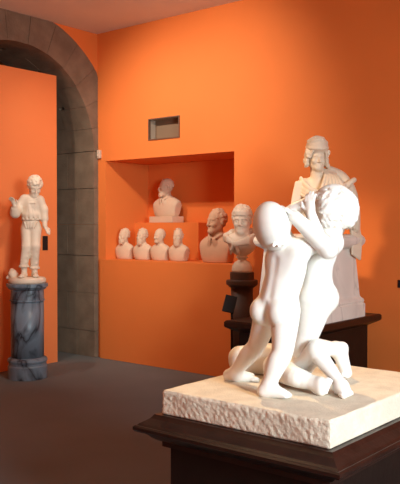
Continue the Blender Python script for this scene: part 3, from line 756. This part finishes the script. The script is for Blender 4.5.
c.cone(chB-fB*0.085+UP*0.02, waB-fB*0.076-UP*0.02, 0.009, 0.009, 0.03, True)
# near arm folded across to the other boy's head
eB = A3(328, 249, 3.00); wB = A3(295, 217, 3.005)
c.limb([(sN, 0.046), (eB, 0.035)], 0.03)
c.limb([(eB, 0.036), (eB*0.65+wB*0.35, 0.036), (wB, 0.026)], 0.02)
hand(c, wB, eyev(-0.55, 0.62, 0.50), eyev(0.5, 0.1, 0.8), 0.95, 0.3)
# far arm round his neck: fingers show at the nape
for j in range(3):
    q = A3((283.5, 279.0, 274.0)[j], (242.5, 244.5, 244.0)[j], (2.985, 2.972, 2.968)[j])
    c.chain([(q+eyev(0.014, 0.06, 0.0), 0.010), (q+eyev(0.004, 0.004, 0.006), 0.0085), (q+eyev(-0.003, -0.008, -0.006), 0.0075)], 0.003)
c.chain([(sF, 0.044), (A3(302, 248, 3.24), 0.034), (A3(290, 244, 3.06), 0.024)], 0.02)
# face: forehead, nose, cheek, chin in profile to the left
hb = A3(331.5, 210.5, 3.14)
tb = math.atan2(fB[1], fB[0])+PI/2
P = head(c, 0.95, hb, tilt=0.25, turn=tb+0.1, k=0.012)
obj('wrestling_boy', c.mesh(0.0038, 'wrestling_boy', GC), 'marble', G, True, label='curly-haired boy gripping the other')
hc = Clay(); rr = np.random.default_rng(44)
hc.ell(hb+eyev(0.012, -0.003, 0.002), (0.087, 0.088, 0.088), None, 0.01)
cnt = 0; made = []
while cnt < 120:
    d = rr.normal(size=3); d /= np.linalg.norm(d)
    lf = d@(fB*1.0)
    if lf > 0.50 and d[2] < 0.5: continue
    if d[2] < -0.72: continue
    if any(np.linalg.norm(d-e) < 0.19 for e in made) and rr.random() < 0.9: continue
    made.append(d); cnt += 1
    ctr = hb+eyev(0.012, -0.005, 0.002)+d*0.086
    a = np.cross(d, rr.normal(size=3)); a /= np.linalg.norm(a); b = np.cross(d, a)
    tw = rr.choice((-1, 1)); pts = []
    for q in range(6):      # a curl: a short spiral
        ph = tw*q*1.15; rr_ = 0.0155*(1-q*0.11)
        pts.append((ctr+a*rr_*math.cos(ph)+b*rr_*math.sin(ph)+d*0.0022*q, 0.0085*(1-0.06*q)))
    hc.chain(pts, 0.007)
obj('hair', hc.mesh(0.0034, 'hair', GC), 'marble', G, True, label='tight curls of the right-hand boy')

# --- fallen child beneath them
c = Clay()
c.chain([(GZ(A3(243, 358, 3.46), ST+0.058), 0.062), (GZ(A3(268, 357, 3.45), ST+0.066), 0.068), (GZ(A3(293, 360, 3.37), ST+0.062), 0.066)], 0.03)
c.chain([(GZ(A3(243, 358, 3.47), ST+0.062), 0.058), (GZ(A3(240, 362, 3.56), ST+0.055), 0.056)], 0.03)
hp = GZ(A3(299, 366, 3.27), ST+0.058)
c.ell(GZ(A3(297, 362, 3.33), ST+0.062), (0.075, 0.072, 0.062), None, 0.03)
# leg lying along the slab
kc = GZ(A3(292, 371, 3.11), ST+0.060); ac = GZ(A3(316, 384, 3.035), ST+0.040)
c.limb([(GZ(A3(276, 364, 3.30), ST+0.060), 0.058), (kc, 0.044), (kc*0.5+ac*0.5, 0.038), (ac, 0.0235)], 0.03)
h1 = GZ(A3(319, 390, 3.02), ST+0.024); b1 = A3(326.5, 384, 3.04)
c.chain([(ac, 0.0235), (h1, 0.022)], 0.02)
c.chain([(ac, 0.024), (A3(321, 384, 3.01), 0.019)], 0.02); c.chain([(h1, 0.021), (A3(321.5, 390.0, 3.0), 0.019)], 0.02); c.chain([(A3(321.5, 382, 3.01), 0.02), (A3(321.5, 390.0, 3.0), 0.017)], 0.02)
for j in range(5):
    r = (0.0105, 0.0085, 0.008, 0.0075, 0.007)[j]
    q = A3(324.0-0.3*j, 380.2+2.9*j, 3.0-0.002*j); q[2] = max(q[2], ST+0.009)
    c.chain([(q, r), (q+eyev(0.015-0.0012*j, -0.006, 0.002), r), (q+eyev(0.025-0.003*j, -0.010, -0.002), r*0.9)], 0.003)
# bent leg with the knee raised
k2 = A3(317, 350, 3.10); a2 = A3(341, 385, 3.01)
c.limb([(hp, 0.056), (hp*0.5+k2*0.5, 0.047), (k2, 0.040)], 0.03)
c.ell(k2+eyev(0, -0.008, 0.004), (0.033, 0.033, 0.035), None, 0.02)
c.limb([(k2, 0.039), (k2*0.68+a2*0.32+eyev(-0.005, 0.006, 0), 0.034), (k2*0.3+a2*0.7, 0.026), (a2, 0.0215)], 0.02)
h2 = GZ(A3(339, 389, 3.035), ST+0.022); b2 = GZ(A3(345.5, 392, 2.98), ST+0.018)
foot(c, a2, h2, b2, eyev(0.95, 0.3, 0), 1.0)
obj('fallen_child', c.mesh(0.0038, 'fallen_child', GC), 'marble', G, True, label='fallen child lying under the wrestlers')

# ------------------------------------------------------------------ light
def spot(loc, target, power, color, size=50, blend=0.5, radius=0.04):
    l = bpy.data.lights.new('ceiling_and_fill_spot', 'SPOT'); l.energy = power; l.color = color; l.spot_size = math.radians(size); l.spot_blend = blend; l.shadow_soft_size = radius
    o = bpy.data.objects.new('ceiling_and_fill_spot', l); COL.objects.link(o); o.location = loc
    o.rotation_euler = (Vector(target)-Vector(loc)).to_track_quat('-Z', 'Y').to_euler()
    return o
def area(loc, target, power, color, sx, sy):
    l = bpy.data.lights.new('window_and_fill_light', 'AREA'); l.energy = power; l.color = color; l.shape = 'RECTANGLE'; l.size = sx; l.size_y = sy
    o = bpy.data.objects.new('window_and_fill_light', l); COL.objects.link(o); o.location = loc
    o.rotation_euler = (Vector(target)-Vector(loc)).to_track_quat('-Z', 'Y').to_euler()
    return o
WARM = (1.0, 0.74, 0.46); NEUT = (1.0, 0.88, 0.74)
spot((0.6, -2.0, 3.85), (1.1, 0.3, 1.9), 140, NEUT, 90, 1.0)            # niche and wall
spot((2.3, -2.2, 3.85), (1.7, 0, 2.7), 175, NEUT, 85, 1.0)
spot((3.3, -2.1, 3.85), (0.0, -1.2, 1.7), 180, NEUT, 60, 1.0)             # standing boy
spot((2.6, -3.0, 3.85), (3.3, -0.8, 1.7), 400, WARM, 26, 0.9, 0.16)            # woman
spot((3.5, -2.3, 3.85), (4.85, -3.3, 0.95), 330, (1.0, 0.68, 0.36), 30, 0.5)           # wrestlers from behind left
spot((3.4, -5.2, 3.85), (4.9, -3.6, 0.9), 40, (1.0, 0.68, 0.38), 36, 0.8)
spot((3.0, -7.0, 3.85), (1.5, -9.5, 1.4), 380, NEUT, 100, 1.0)     # added unseen lamps behind the viewer, bouncing orange light up to the ceiling
spot((7.5, -7.3, 3.85), (7.0, -9.5, 1.4), 300, NEUT, 100, 1.0)  # the other added lamp, also only for bounce off the walls
a = area((9.4, -5.2, 2.3), (5.0, -3.4, 1.2), 44, (0.74, 0.93, 1.0), 1.4, 1.6); a.data.spread = math.radians(70)
area((9.4, -5.0, 2.2), (5.0, -4.0, 3.3), 110, (1.0, 0.97, 0.93), 1.4, 1.6)  # extra lamp added at the window, aimed up to brighten the ceiling
w = bpy.data.worlds.new('world'); SC.world = w; w.use_nodes = True
w.node_tree.nodes['Background'].inputs['Color'].default_value = (1.0, 0.90, 0.82, 1); w.node_tree.nodes['Background'].inputs['Strength'].default_value = 0.36
SC.view_settings.view_transform = 'Standard'; SC.view_settings.look = 'None'; SC.view_settings.exposure = 0.1; SC.view_settings.gamma = 1; SC.view_settings.use_curve_mapping = False
